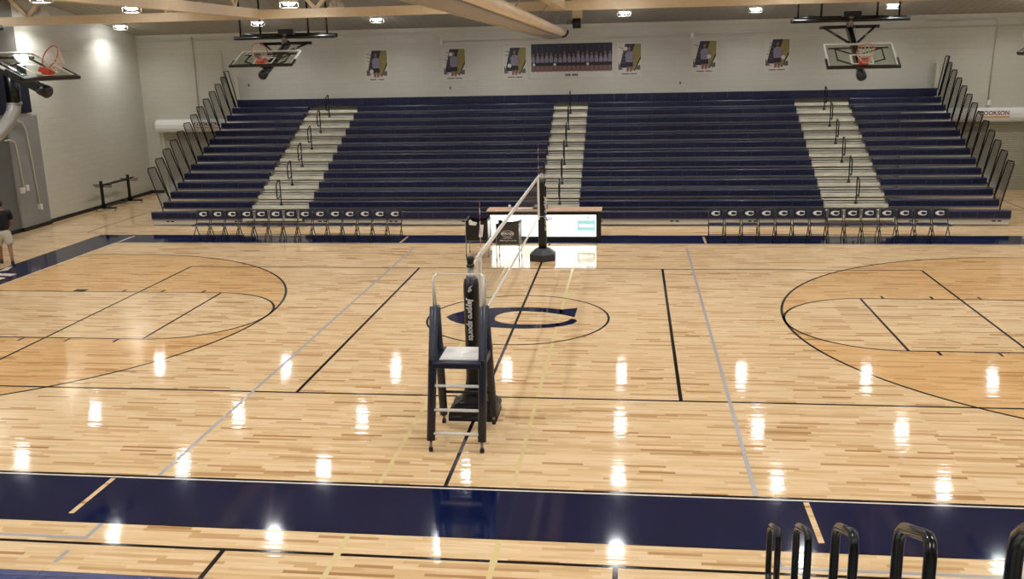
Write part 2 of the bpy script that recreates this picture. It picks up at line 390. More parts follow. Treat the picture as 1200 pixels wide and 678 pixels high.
for lab, x, z in (('small wall outlet left of the far bleachers under the left hoop', -12.55, 4.2), ('small wall outlet between the second and third posters', -4.6, 3.95), ('small wall outlet below and left of the sixth poster', 3.99, 3.98)):
    t = thing('wall_outlet', lab, 'outlet', (x, YF, z))
    MB().box(-.05, .05, -.02, 0, -.07, .07).build('plate', 'cream', t); MB().box(-.025, .025, -.028, -.02, -.045, .045).build('socket', 'darkmetal', t)

# rolling shutters
def shutter(n, x0, x1, sx):
    d = struct(MB().box(x0 + .2, x1 - .2, YF - .04, YF, 0, 2.5).build('door_%d' % n, 'slat'))
    mb = MB()
    k = 38
    for i in range(k):
        z = 2.48 * i / k; h = 2.48 / k
        mb.face([(x0 + .22, YF - .045, z), (x1 - .22, YF - .045, z), (x1 - .22, YF - .075, z + h * .5), (x0 + .22, YF - .075, z + h * .5)])
        mb.face([(x0 + .22, YF - .075, z + h * .5), (x1 - .22, YF - .075, z + h * .5), (x1 - .22, YF - .045, z + h * .9), (x0 + .22, YF - .045, z + h * .9)])
    mb.build('shutter_slats', 'slat', d)
    mb = MB(); prof = [(0, 2.42), (-.2, 2.42), (-.3, 2.47), (-.34, 2.58), (-.34, 2.74), (-.3, 2.85), (-.2, 2.91), (0, 2.92)]
    mb.prism([(x0, YF + y, z) for y, z in prof], (x1 - x0, 0, 0)).build('shutter_housing', 'white', d)
    for x in (x0 + .12, x1 - .2): MB().box(x, x + .08, YF - .12, YF, 0, 2.42).build('guide_rail', 'cream', d)
    text('COOKSON', .2, 'maroon', 'maker_lettering', d, axes((1, 0, 0), (0, 0, 1), (sx, YF - .345, 2.74)), bold=.004)
    MB().box(sx - .48, sx + .52, YF - .343, YF - .34, 2.59, 2.635).build('maker_stripe', 'gold', d)
shutter(1, -16.42, -11.6, -14.3)
shutter(2, 11.8, 16.62, 14.95)

# ---------------------------------------------------------------- roof steel
def truss(label, a, b, zb, n):
    a, b = Vector(a), Vector(b); d = b - a; L = d.length; d.normalize(); q = Vector((-d.y, d.x, 0))
    t = thing('roof_truss', label, 'truss', (a.x, a.y, zb))
    mb = MB()
    zt = lambda p: roofz((a + d * p).y) - .16 - zb
    mb.obox(d * L / 2 + Vector((0, 0, .12)), d * L / 2, q * .11, (0, 0, .12)); mb.build('bottom_chord', 'beam', t)
    mb = MB()
    K = 12
    for i in range(K):
        p0, p1 = L * i / K, L * (i + 1) / K
        A = d * p0 + Vector((0, 0, zt(p0))); B = d * p1 + Vector((0, 0, zt(p1)))
        mb.hexa([A - q * .1, A + q * .1, B + q * .1, B - q * .1] + [v + Vector((0, 0, .14)) for v in (A - q * .1, A + q * .1, B + q * .1, B - q * .1)])
    mb.build('top_chord', 'beam', t)
    for i in range(n):
        p = L * (i + .5) / n; w = min(L / n * .42, 1.1)
        mb = MB()
        for s in (-1, 1):
            A = d * p + Vector((0, 0, .22)); pp = min(max(p + s * w, 0), L); B = d * pp + Vector((0, 0, zt(pp) + .05))
            mb.tube([A, B], .075, 4)
        mb.build('web', 'beam', t)
    return t
ZB = 6.22
truss('long tan roof truss running left to right across the top of the picture', (-XW + .05, 8, 0), (XW - .05, 8, 0), ZB, 8)
for x, lab in ((-8.05, 'tan truss running towards the camera above the left backboard'), (.35, 'tan truss running towards the camera above the divider curtain'), (8.75, 'tan truss running towards the camera above the right backboard')):
    truss(lab, (x, -19.2, 0), (x, 7.9, 0), ZB + .02, 9)
truss('tan roof truss across the hall behind the camera line', (-XW + .05, -8, 0), (XW - .05, -8, 0), ZB, 8)

# divider curtain folded up below the middle truss
t = thing('divider_curtain', 'rolled up tan and grey divider curtain hanging under the middle truss', 'divider curtain', (0, 14.1, 5.5))
def loft(sec, ys, f):
    mb = MB(); rings = []
    for k, y in enumerate(ys):
        rings.append([mb.bm.verts.new((x, y, z)) for x, z in f(sec, k / (len(ys) - 1), y)])
    n = len(sec)
    for A, B in zip(rings, rings[1:]):
        for j in range(n):
            mb.bm.faces.new([A[j], A[(j + 1) % n], B[(j + 1) % n], B[j]]).smooth = True
    mb.bm.faces.new(rings[0]); mb.bm.faces.new(rings[-1][::-1]); return mb
ys = [0, -.3, -.8, -1.5, -2.5, -4, -6, -9, -14, -20, -26, -30]
def fr(sec, k, y):
    e = min(1, -y / 1.2)
    return [(x * (.86 + .14 * e), .12 + (z - .12) * (.8 + .2 * e) + .03 * (1 - e) - .0095 * y) for x, z in sec]
tan = [(.04, .37), (.065, .29), (.05, .21), (0, .165), (-.07, .155), (-.3, .22), (-.42, .36), (-.38, .46), (-.2, .44), (-.05, .41)]
loft(tan, ys, fr).build('vinyl_roll', 'curtain', t)
gry = [(-.06, .15), (-.2, .12), (-.4, .10), (-.56, .11), (-.66, .18), (-.7, .34), (-.6, .45), (-.45, .3), (-.3, .2)]
mb = loft(gry, [-.15 - i * .12 for i in range(240)], lambda s, k, y: [(x + (.012 if int(round(-y / .12 * 1.0)) % 2 else 0), z - .0095 * y - (.012 if int(round(-y / .12)) % 2 else 0)) for x, z in s])
mb.build('mesh_fold', 'mesh', t)
MB().tube([(-.57, -.1, .10), (-.57, -29, .10 + .275)], .016, 6).build('hem_pipe', 'cream', t)
MB().tube([(.13, -.02, .36), (.12, -.02, .26), (.05, -.02, .17), (-.08, -.02, .13)], .03, 8).build('end_pipe', 'black', t)
for y in (-2, -7, -12, -18, -24): MB().tube([(-.2, y, .44 - .0095 * y), (.2, y, 1.0)], .015, 6).build('strap', 'metal', t)
t = thing('curtain_winch', 'black curtain winch hanging at the end of the divider curtain', 'winch', (.4, 14.0, 5.95))
MB().tube([(-.1, 0, .12), (.16, 0, .12)], .17, 16).build('motor', 'black', t)
MB().tube([(-.3, 0, .15), (-.1, 0, .15)], .06, 10).build('shaft', 'metal', t)
MB().box(-.12, .2, -.06, .06, .25, .95).build('bracket', 'beam', t)
MB().tube([(.03, 0, .9), (.03, 0, roofz(14) - 5.95)], .03, 6).build('hanger', 'beam', t)

# ---------------------------------------------------------------- ceiling lights
LAMP = 19
def light_proto():
    t = thing('ceiling_light', 'x', 'ceiling light')
    MB().lathe([(0, .30), (.07, .30), (.08, .2), (.2, .15), (.235, .05), (.235, -.005), (.222, -.005), (.16, .02), (0, .03)], n=28).build('housing', 'white', t)
    MB().lathe([(0, .018), (.15, .018), (.16, -.012), (.15, -.045), (.09, -.07), (0, -.075)], n=28).build('lens', 'lens', t)
    la = bpy.data.lights.new('lamp_light', 'AREA'); la.shape = 'DISK'; la.size = .28; la.energy = LAMP; la.spread = math.radians(142); la.color = (.97, .98, 1.0)
    lo = bpy.data.objects.new('lamp_light', la); C.objects.link(lo); lo.location = (0, 0, -.085); lo.parent = t
    mb = MB().lathe([(.19, -.12), (.245, -.12), (.245, -.135), (.19, -.135), (.19, -.12)], n=28)
    for k in range(4):
        a = PI / 2 * k + .4; mb.tube([(.235 * math.cos(a), .235 * math.sin(a), .02), (.235 * math.cos(a), .235 * math.sin(a), -.125)], .008, 5)
    mb.build('guard_ring', 'white', t)
    return t
LX = [-16.2, -11.0, -6.65, -2.35, 1.95, 6.3, 10.7, 15.0]
LR = [(15.5, 6.44), (10.8, 6.6), (6.7, 6.56), (2.7, 6.62), (-1.3, 6.6), (-5.3, 6.5), (-9.3, 6.45), (-13.3, 6.45), (-17.1, 6.3)]
rown = ['far wall', 'second far', 'third far', 'fourth far', 'fifth far', 'sixth far', 'third nearest', 'second nearest', 'nearest']
first = None
for j, (y, z) in enumerate(LR):
    for i, x in enumerate(LX):
        lab = 'round white high bay lamp, %s from the left in the %s row of lamps' % (ORD[i], rown[j])
        yy = y
        if first is None: o = first = light_proto(); o['label'] = lab; o['group'] = 'high bay lamps'; o.location = (x, yy, z)
        else: o = dup(first, lab, (x, yy, z))
        r = roofz(yy) - z
        MB().tube([(0, 0, .28), (0, 0, r)], .012, 5).build('stem', 'cream', o)
# small guarded sensor
t = thing('ceiling_sensor', 'small caged white sensor hanging left of the divider curtain end', 'sensor', (-6.3, 9.6, 6.58))
MB().lathe([(0, .1), (.05, .1), (.07, .03), (.13, 0), (.13, -.03), (0, -.03)], n=16).build('body', 'white', t)
mb = MB()
for k in range(5):
    a = 2 * PI * k / 5; mb.tube([(.15 * math.cos(a), .15 * math.sin(a), .0), (.15 * math.cos(a), .15 * math.sin(a), .15), (.03 * math.cos(a), .03 * math.sin(a), .2)], .01, 5)
mb.build('cage', 'white', t); MB().tube([(0, 0, .1), (0, 0, roofz(9.6) - 6.58)], .01, 5).build('stem', 'white', t)

# ---------------------------------------------------------------- bleachers
SECT = [(-12.95, -9.95), (-8.02, -.62), (.66, 7.96), (9.86, 12.95)]
AIS = [(-9.95, -8.02), (-.62, .66), (7.96, 9.86)]
def bleachers(name, label, y0, s, z0, dy, dz, rows, sect, ais, rails, railx, railrows, hb, end=True):
    """y0 front edge, s=+1 rows climb to +y"""
    t = thing(name, label, 'bleachers', (0, y0, 0))
    Y = lambda a: s * a
    def bx(mb, x0, x1, a, b, z, w): return mb.box(x0, x1, min(Y(a), Y(b)), max(Y(a), Y(b)), z, w)
    xa, xb = sect[0][0], sect[-1][1]
    for i in range(rows):
        y, z = dy * i, z0 + dz * i
        # deck board behind the seat, riser below the next seat
        mb = MB(); bx(mb, xa + .02, xb - .02, y + .1, y + dy + .1, z - .17, z - .145)
        mb.build('deck_board', 'tread', t)
        for (x0, x1) in (sect if i else [(sect[0][0] - .16, sect[0][1]), sect[1], sect[2], (sect[3][0], sect[3][1] + .16)]) if len(sect) == 4 else sect:
            mb = MB('seat', 'seattop', 'nose')
            f = .23 if i == 0 else .2
            n = max(1, round((x1 - x0) / .457)); w = (x1 - x0) / n
            for k in range(n):
                a, b = x0 + k * w + .0015, x0 + (k + 1) * w - .0015
                mb.use(0)
                prof = [(.02, -f), (0, -f + .02), (0, -.03), (.012, -.008), (.035, 0)]
                v0 = [mb.bm.verts.new((a, Y(y + p), z + q)) for p, q in prof]; v1 = [mb.bm.verts.new((b, Y(y + p), z + q)) for p, q in prof]
                for q in range(4): mb.bm.faces.new([v0[q], v1[q], v1[q + 1], v0[q + 1]]).material_index = 0
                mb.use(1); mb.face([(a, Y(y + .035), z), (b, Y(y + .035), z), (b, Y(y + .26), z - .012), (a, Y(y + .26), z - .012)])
                mb.use(0); mb.face([(a, Y(y + .26), z - .012), (b, Y(y + .26), z - .012), (b, Y(y + .26), z - .1), (a, Y(y + .26), z - .1)])
            mb.use(0)
            for x in (x0 + .003, x1 - .003): mb.face([(x, Y(y), z - f), (x, Y(y), z - .01), (x, Y(y + .03), z), (x, Y(y + .26), z - .012), (x, Y(y + .26), z - f)])
            mb.use(2); bx(mb, x0 + .01, x1 - .01, y + .012, y + .06, z - f - .035, z - f + .01)
            mb.build('bench', None, t)
        for (x0, x1) in ais:
            mb = MB(); h = .1 if i else .06
            bx(mb, x0 + .02, x1 - .02, y + .02, y + .12, z - .17 - h + .03, z - .14)
            mb.build('aisle_riser', 'step', t)
            mb = MB(); bx(mb, x0 + .05, x1 - .05, y + .0 - .24, y + .08, z - .17 - dz / 2 - .03, z - .17 - dz / 2)
            bx(mb, x0 + .05, x1 - .05, y - .24, y - .21, z - .17 - dz / 2 - .09, z - .17 - dz / 2)
            if i: mb.build('aisle_step', 'step', t)
            else: mb.bm.free()
    # front skirt
    if end:
        for (x0, x1) in [(xa - .14, sect[0][1]), sect[1], sect[2], (sect[3][0], xb + .14)]:
            mb = MB('skirt', 'black'); bx(mb, x0, x1, .05, .09, .035, z0 - .22)
            mb.use(1)
            k = x0 + .45
            while k < x1 - .3:
                for q in (0, .16): bx(mb, k + q, k + q + .1, .046, .05, .12, .16)
                k += 2.3
            mb.build('skirt_panel', None, t)
        for x0, x1 in ais[0:1] + ais[2:3]:
            mb = MB(); bx(mb, x0, x1, -.18, .1, .27, .3); bx(mb, x0, x1, -.2, -.17, .2, .3); bx(mb, x0 + .02, x1 - .02, -.02, .1, .08, .13)
            mb.build('front_step', 'step', t)
    # back board on the wall
    y, z = dy * (rows - 1), z0 + dz * (rows - 1)
    # handrails: post with a P shaped loop towards the court
    for x in railx:
        for k in railrows:
            yb, zb = dy * k + .12 + hb[0], z0 + dz * k - .15 + hb[1]; H = .9 - .04
            h = MB()
            top = [(0, 0), (0, H - .07), (-.02, H - .02), (-.07, H), (-.25, H), (-.31, H - .03), (-.33, H - .09), (-.33, H - .40), (-.31, H - .46), (-.25, H - .5), (-.13, H - .52), (-.02, H - .53)]
            h.tube([(x, Y(yb + p), zb + q + .35 * min(0, p)) for p, q in top], hb[2], 8)
            o = h.build('handrail', 'blackp', t)
            MB().lathe([(0, .09), (.04, .085), (.055, .05), (.055, 0), (.075, 0), (.075, -.02), (0, -.02)], (x, Y(yb), zb), 12).build('socket', 'black', o)
    return t, Y
fb, FY = bleachers('bleachers', 'bank of navy plastic bleachers with pale aisles against the far wall', 10.42, 1, .45, .558, .2435, 13, SECT, AIS, True, (-8.98, .03, 8.92), (1, 3, 5, 7, 9, 11), (0, 0, .019))
# top continuous row against the wall
y13, z13 = .558 * 13, .45 + .2435 * 13
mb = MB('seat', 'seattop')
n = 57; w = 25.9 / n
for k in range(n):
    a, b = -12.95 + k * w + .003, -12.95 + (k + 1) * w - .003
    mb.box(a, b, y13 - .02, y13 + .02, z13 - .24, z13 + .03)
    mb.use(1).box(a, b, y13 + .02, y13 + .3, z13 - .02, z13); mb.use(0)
mb.build('bench', None, fb)
MB().box(-12.9, 12.9, y13 - .4, y13 + .3, z13 - .44, z13 - .41).build('deck_board', 'tread', fb)
for s in (-1, 1):
    for i in range(12):
        yb, zb = .58 + .558 * i, .47 + .2435 * i
        yt, zt = -.2 + .558 * i + .06, 1.86 + .2435 * i; X = s * 13.0
        b0, b1 = (X, yb, zb), (X, yb + .53, zb + .2435); t0, t1 = Vector((X, yt, zt)), Vector((X, yt + .53, zt))
        mb = MB().tube([b0, (X, yt + .03, zt - .07), t0 + Vector((0, .05, 0)), t1 - Vector((0, .05, 0)), (X, yt + .53 + .02, zt - .06), b1], .02, 6)
        mb.tube([b0, b1], .015, 6)
        mb.tube([b0, (X, yb + .02, zb - .2)], .018, 6)
        o = mb.build('end_railing', 'blackp', fb)
        g = MB(); B0, B1 = Vector(b0), Vector(b1)
        for k in range(1, 9):
            f = k / 9; g.tube([B0.lerp(B1, f), t0.lerp(t1, f)], .006, 3, False)
        for k in range(1, 22):
            f = k / 22; g.tube([B0.lerp(t0, f), B1.lerp(t1, f)], .006, 3, False)
        g.build('wire_grid', 'blackp', o)
    X = s * 13.0
    o = MB().tube([(X, y13 - .12, z13 - .2), (X, y13 - .85, z13 + 1.12)], .04, 6).tube([(X, y13 + .2, z13 - .2), (X, y13 - .5, z13 + 1.14), (X, y13 - .85, z13 + 1.12)], .02, 6).build('end_railing', 'blackp', fb)
    MB().box(min(X, X - s * .1), max(X, X - s * .1), y13 + .1, y13 + .28, z13 - .3, z13 + .9).build('end_panel', 'cream', fb)

nb, NY = bleachers('bleachers', 'near bank of navy bleachers whose front bench shows at the bottom left', -10.62, -1, .45, .585, .31, 12,
                   [(-12.95, -9.95), (-8.02, -3.3), (-3.3, 2.6), (4.2, 12.95)], [(-9.95, -8.02), (2.6, 4.2)], True, (), (), (0, 0, .02), False)
for k in range(5):
    X, yb, zb = 3.42, -(.42 + 1.17 * k), .285 + .615 * k; H = 1.09
    top = [(0, -.3), (0, H - .09), (-.012, H - .03), (-.05, H), (-.36, H), (-.41, H - .03), (-.425, H - .08), (-.42, H - .42), (-.39, H - .49), (-.3, H - .53), (-.03, H - .55)]
    o = MB().tube([(X, yb - p, zb + q + .42 * p) for p, q in top], .026, 12).build('handrail', 'blackp', nb)
    MB().lathe([(0, .06), (.04, .055), (.055, .02), (.055, -.05), (.075, -.05), (.075, -.07), (0, -.07)], (X, yb, zb - .25), 12).build('socket', 'black', o)

# ---------------------------------------------------------------- posters
def poster(label, x, zc, lean):
    t = thing('wall_poster', label, 'poster', (x, YF - .015, zc))
    W, H = .45, .61
    MB().box(-W, W, 0, .012, -H, H).build('sheet', 'p_white', t)
    mb = MB('p_navy', 'p_olive', 'p_grey', 'p_skin', 'p_shirt', 'p_dark', 'p_white'); yy = [-.001]
    def P(m, pts):
        yy[0] -= .0003; mb.use(m).poly([(a, yy[0], b) for a, b in pts])
    P(0, [(-.16, .55), (.22, .55), (.0, -.1), (-.1, -.3), (-.32, -.3), (-.34, -.2)])
    P(1, [(.2, .55), (.42, .55), (.42, .05), (.18, -.42), (.0, -.3), (.05, .1)])
    P(5, [(.41, .12), (.42, .02), (.2, -.42), (.16, -.42)])
    rr = random.Random(label)
    for k in range(5):
        a = -.4 + rr.random() * .15; b = .45 - k * .13
        P(2, [(a, b), (a + .16, b - .05), (a + .22, b - .12), (a + .15, b - .075), (a, b - .02)])
    P(2, [(-.4, -.1), (-.3, -.3), (-.2, -.36), (-.4, -.38)]); P(2, [(.22, -.25), (.4, -.2), (.4, -.38), (.26, -.38)])
    cx = -.02 + lean * .06
    def ell(m, x, z, a, b, n=14): P(m, [(x + a * math.cos(2 * PI * k / n), z + b * math.sin(2 * PI * k / n)) for k in range(n)])
    P(5, [(cx - .08, .44), (cx + .07, .44), (cx + .1, .2), (cx - .11, .2)])
    ell(3, cx, .38, .05, .07)
    P(3, [(cx - .1, -.22), (cx + .12, -.22), (cx + .1, -.44), (cx + .02, -.44), (cx + .01, -.28), (cx - .02, -.44), (cx - .1, -.44)])
    P(4, [(cx - .06, .29), (cx + .07, .29), (cx + .15, .2), (cx + .13, -.12), (cx - .13, -.12), (cx - .15, .2)])
    P(5, [(cx - .13, -.1), (cx + .14, -.1), (cx + .14, -.26), (cx - .13, -.26)])
    P(3, [(cx + .13, .2), (cx + .17, .18), (cx + .2, .02), (cx + .08, -.04), (cx + .08, .0), (cx + .15, .03)])
    bx, bz = {0: (-.2, -.22), 1: (-.12, .36), 2: (-.2, -.1), 3: (-.14, .38), 4: (cx + .16, .0), 5: (.22, -.08)}[int(lean * 10) % 6]
    ell(6, bx, bz, .075, .075)
    mb.build('print', None, t, recalc=False)
    mb = MB(); k = -.27
    while k < .27:
        w = .02 + rr.random() * .018
        if abs(k - .0) > .02: mb.box(k, k + w, -.003, -.001, -.54, -.50)
        k += w + .008
    mb.build('name_lettering', 'p_dark', t)
    return t
for i, (x, zc, ln, lab) in enumerate([
    (-7.42, 4.83, 0, 'leftmost volleyball player poster with a ball at the lower left corner'),
    (-4.42, 4.82, .1, 'second poster from the left with a white ball held up high'),
    (-2.12, 4.82, .2, 'player poster directly left of the wide team banner'),
    (2.13, 4.86, .3, 'player poster directly right of the wide team banner'),
    (4.84, 4.9, .4, 'player poster second from the right end of the far wall'),
    (7.42, 4.9, .5, 'rightmost player poster with a white ball at the hip')]):
    poster(lab, x, zc, ln)
t = thing('team_banner', 'wide dark team photo banner with a row of players on the far wall', 'banner', (0, YF - .015, 4.88))
MB().box(-1.53, 1.53, 0, .012, -.62, .62).build('sheet', 'p_white', t)
mb = MB('p_navy', 'p_skin', 'p_shirt', 'p_dark', 'p_white', 'p_grey'); yy = [-.001]
def P(m, pts):
    yy[0] -= .0002; mb.use(m).poly([(a, yy[0], b) for a, b in pts])
P(0, [(-1.5, -.35), (-1.5, .6), (1.5, .6), (1.5, -.35)]); P(5, [(-1.5, -.4), (-1.5, -.2), (1.5, -.2), (1.5, -.4)])
for k in range(13): P(5, [(-1.3 + k * .21, .56), (-1.29 + k * .21, .56), (-1.29 + k * .21, .3), (-1.3 + k * .21, .3)])
rr = random.Random(3)
for k in range(18):
    x = -1.42 + k * .167; h = .02 + rr.random() * .12
    P(3, [(x - .05, .2 + h), (x + .05, .2 + h), (x + .055, h), (x - .055, h)])
    P(1, [(x + .035 * math.cos(a), .15 + h + .05 * math.sin(a)) for a in [2 * PI * q / 10 for q in range(10)]])
    P(2, [(x - .04, .09 + h), (x + .04, .09 + h), (x + .075, 0), (x + .05, -.12), (x - .05, -.12), (x - .075, 0)])
    P(3, [(x - .06, -.08), (x + .06, -.08), (x + .06, -.22), (x - .06, -.22)])
    P(1, [(x - .05, -.2), (x + .05, -.2), (x + .04, -.42), (x + .01, -.42), (x, -.25), (x - .01, -.42), (x - .04, -.42)])
for x in (-1.4, -.62, .6): P(4, [(x + .05 * math.cos(a), -.15 + .05 * math.sin(a)) for a in [2 * PI * q / 12 for q in range(12)]])
mb.build('print', None, t, recalc=False)
mb = MB()
for k in range(9):
    if k != 4: mb.box(-.24 + k * .054, -.24 + k * .054 + .04, -.0075, -.0045, -.57, -.5)
mb.build('title_lettering', 'p_dark', t)

# ---------------------------------------------------------------- basketball hoops folded up to the roof
def hoop(label, loc, rz, zr, tilt=34):
    """local frame: court centre towards -y, board bottom edge centre at origin"""
    t = thing('basketball_hoop', label, 'basketball hoop', loc, rz)
    a = math.radians(tilt); u = Vector((0, math.cos(a), math.sin(a))); n = Vector((0, -math.sin(a), math.cos(a))); X = Vector((1, 0, 0))
    W, H = .915, 1.07
    def at(x, s, d): return X * x + u * s + n * d
    MB().obox(at(0, H / 2, 0), X * (W - .02), u * (H / 2 - .02), n * .006).build('backboard_glass', 'glass', t)
    mb = MB()
    for s0, s1, x0, x1 in ((0, .04, -W, W), (H - .04, H, -W, W), (0, H, -W, -W + .04), (0, H, W - .04, W)):
        mb.obox(at((x0 + x1) / 2, (s0 + s1) / 2, 0), X * (x1 - x0) / 2, u * (s1 - s0) / 2, n * .02)
    mb.build('board_frame', 'white', t)
    mb = MB()
    mb.obox(at(0, -.02, 0), X * (W + .05), u * .045, n * .035)
    for s in (-1, 1): mb.obox(at(s * (W + .02), .16, 0), X * .03, u * .2, n * .035)
    mb.build('edge_padding', 'black', t, bevel=.012)
    mb = MB()
    for s0, s1, x0, x1 in ((.1, .15, -.3, .3), (.51, .56, -.3, .3), (.1, .56, -.3, -.25), (.1, .56, .25, .3)):
        mb.obox(at((x0 + x1) / 2, (s0 + s1) / 2, .009), X * (x1 - x0) / 2, u * (s1 - s0) / 2, n * .002)
    mb.build('target_square', 'white', t)
    r = MB(); ctr = at(0, .15, .38)
    r.tube([ctr + X * .23 * math.cos(2 * PI * k / 28) + n * .23 * math.sin(2 * PI * k / 28) for k in range(28)], .011, 6, closed=True)
    for s in (-1, 1): r.tube([at(s * .1, .13, .02), at(s * .13, .14, .19)], .012, 6)
    rim = r.build('rim', 'orange', t)
    MB().prism([at(-.13, .22, .03), at(.13, .22, .03), at(.11, .02, .05), at(-.11, .02, .05)], n * .1).build('rim_bracket', 'orange', rim)
    # net hangs down by gravity from the tilted rim
    g = MB(); K = 12; dn = Vector((0, -.05, -1)).normalized()
    for k in range(K):
        for e in (-1, 1):
            pts = []
            for q in range(5):
                f = q / 4; an = 2 * PI * (k + e * .5 * q) / K; rr_ = .23 * (1 - .42 * f)
                pts.append(ctr + (X * math.cos(an) + n * math.sin(an)) * rr_ - u * (.03 + .17 * f) + dn * .1 * f)
            g.tube(pts, .0055, 3, False)
    g.build('net', 'net', rim)
    # mast, end cap, carriage
    p0, p1 = at(0, -.02, -.3), at(0, 2.45, -.3)
    MB().obox((p0 + p1) / 2, X * .07, u * (p1 - p0).length / 2, n * .09).build('mast', 'blackp', t)
    MB().tube([p0 + u * .16, p0 - u * .04, p0 - u * .08], [.13, .13, .08], 14).build('height_adjuster', 'black', t)
    mb = MB()
    for sx in (-1, 1):
        for sv in (.4, .92): mb.tube([at(0, sv, -.28), at(sx * .62, sv, -.05)], .022, 6)
        mb.tube([at(sx * .62, .36, -.04), at(sx * .62, .95, -.04)], .02, 6)
    mb.tube([at(-.8, .93, -.04), at(.8, .93, -.04)], .028, 6)
    mb.build('board_bracket', 'blackp', t)
    mb = MB()
    q = at(0, 2.3, -.25)
    mb.tube([(-.83, q.y, q.z), (.83, q.y, q.z)], .05, 8)
    for s in (-1, 1): mb.tube([(s * .72, q.y, q.z), at(s * .04, 1.45, -.28)], .034, 6)
    mb.build('fold_brace', 'blackp', t)
    mb = MB(); zz = q.z + .19
    for dy in (-.12, .16): mb.tube([(-1.62, q.y + dy, zz), (1.62, q.y + dy, zz + (.02 if dy > 0 else 0))], .06, 8)
    mb.tube([(-1.2, q.y - .3, zz + .1), (-.2, q.y - .1, zz + .05), (.8, q.y + .1, zz + .07), (1.6, q.y + .2, zz + .05)], .045, 6)
    mb.tube([(-1.5, q.y + .3, zz + .1), (1.0, q.y + .3, zz + .08)], .045, 6)
    mb.build('support_pipe', 'blackp', t)
    for x in (-1.45, -.8, .75, 1.35):
        MB().tube([(x, q.y, zz), (x, q.y, zr - loc[2])], .03, 6).build('hanger', 'blackp', t)
    MB().box(-.2, .3, q.y - .12, q.y + .12, zz + .05, zz + .24).build('winch', 'darkmetal', t, bevel=.02)
    MB().tube([(-.02, q.y - .1, zz - .2), (.02, q.y - .1, zz + .1)], [.09, .07], 10).build('pulley', 'metal', t)
    MB().tube([(.08, q.y - .1, zz), at(.05, .9, -.2)], .008, 5).build('hoist_cable', 'metal', t)
    return t
hoop('folded glass backboard with orange rim at the upper right of the far wall', (8.41, 9.0, 4.6), 0, roofz(11) - .02)
hoop('folded glass backboard with orange rim at the upper left of the far wall', (-8.5, 9.1, 4.98), 0, roofz(11) - .02, 22)
hoop('folded glass backboard at the left edge seen against the left wall', (-9.3, 0, 4.87), PI / 2, 8.95, 28)
hoop('folded backboard with white net just entering the right edge', (9.35, 0, 4.96), -PI / 2, 8.95, 34)

# ---------------------------------------------------------------- volleyball net system
def vpost(label, y, rz, facing, near):
    t = thing('volleyball_post', label, 'post', (0, y, 0), rz)
    # hexagonal padded base, its own point towards -y in the local frame
    def ring(r, z, ky=1): return [(r * math.sin(PI / 3 * k), -r * ky * math.cos(PI / 3 * k), z) for k in range(6)]
    if near:
        mb = MB().hexa([(-.36, -.2, 0), (.34, -.2, 0), (.34, .4, 0), (-.36, .4, 0), (-.34, -.18, .17), (.33, -.18, .17), (.33, .38, .19), (-.35, .38, .19)])
        mb.hexa([(-.33, -.18, .17), (.33, -.18, .17), (.32, .37, .18), (-.34, .37, .18), (-.18, -.13, .30), (.2, -.15, .31), (.17, .13, .3), (-.17, .13, .3)])
        bmesh.ops.subdivide_edges(mb.bm, edges=mb.bm.edges[:], cuts=5, use_grid_fill=True)
        for v in mb.bm.verts:
            if v.co.z > .01: v.co += Vector((R.uniform(-1, 1), R.uniform(-1, 1), R.uniform(-1, 1))) * .011
        mb.build('weight_bag', 'padblack', t)
        MB().lathe([(.21, .27), (.2, .3), (.15, .42), (.13, .5), (.11, .62)], n=18).build('pad_skirt', 'padblack', t)
    mb = MB(); rs = [ring(.37, .0), ring(.37, .17), ring(.2, .3), ring(.12, .31)]
    V = [[mb.bm.verts.new(p) for p in r] for r in rs]
    for A, B in zip(V, V[1:]):
        for j in range(6): mb.bm.faces.new([A[j], A[(j + 1) % 6], B[(j + 1) % 6], B[j]])
    mb.bm.faces.new(V[-1]); mb.bm.faces.new(V[0][::-1])
    (mb.bm.free() if near else mb.build('base_pad', 'pad_grey', t, bevel=.012))
    pad = MB().lathe([(0, .28), (.105, .28), (.115, .5), (.11, 1.2), (.112, 1.95), (.1, 2.06), (.05, 2.08), (0, 2.08)], n=18).build('post_pad', 'padblack', t)
    MB().tube([(0, 0, .05), (0, 0, 2.28)], .045, 14).build('pole', 'metal', t)
    MB().lathe([(.07, 2.07), (.07, 2.11), (.05, 2.15), (.045, 2.08)], n=16).build('pole_collar', 'metal', t)
    MB().lathe([(0, 2.38), (.05, 2.38), (.06, 2.35), (.05, 2.33), (.045, 2.27), (.06, 2.26), (.06, 2.24), (0, 2.24)], n=14).build('pole_cap', 'black', t)
    mb = MB().box(.045, .1, -.04, .04, 1.02, 1.22); mb.tube([(.09, 0, 1.1), (.15, -.06, 1.0)], .012, 6)
    mb.build('net_ratchet', 'darkmetal', t)
    # lettering runs down the pad
    c, s = math.cos(facing), math.sin(facing)
    fn = Vector((c, s, 0)); side = Vector((-s, c, 0)) # screen right when looking at the pad from outside
    text('Jaypro sports', ((.112 if near else .16)), 'white', 'maker_lettering', pad, axes((0, 0, -1), side, fn * .121 + Vector((0, 0, 1.5 if near else 1.2))), shear=.15, bold=.004)
    b = MB()
    def pt(p, q): return fn * .122 + side * p * .7 + Vector((0, 0, 1.95 + (q - 1.93) * .65))
    b.poly([pt(.07, 2.02), pt(-.03, 1.95), pt(-.0, 1.86), pt(.0, 1.92)]).poly([pt(.0, 1.95), pt(-.05, 1.88), pt(-.02, 1.84), pt(.05, 1.9)])
    b.build('maker_mark', 'white', pad, recalc=False)
    return t
vpost('black padded volleyball post behind the referee stand, white vertical lettering', -5.32, 0, -PI / 2, True)
vpost('far black padded volleyball post on a hexagonal base by the scoring table', 5.55, 0, -.55, False)

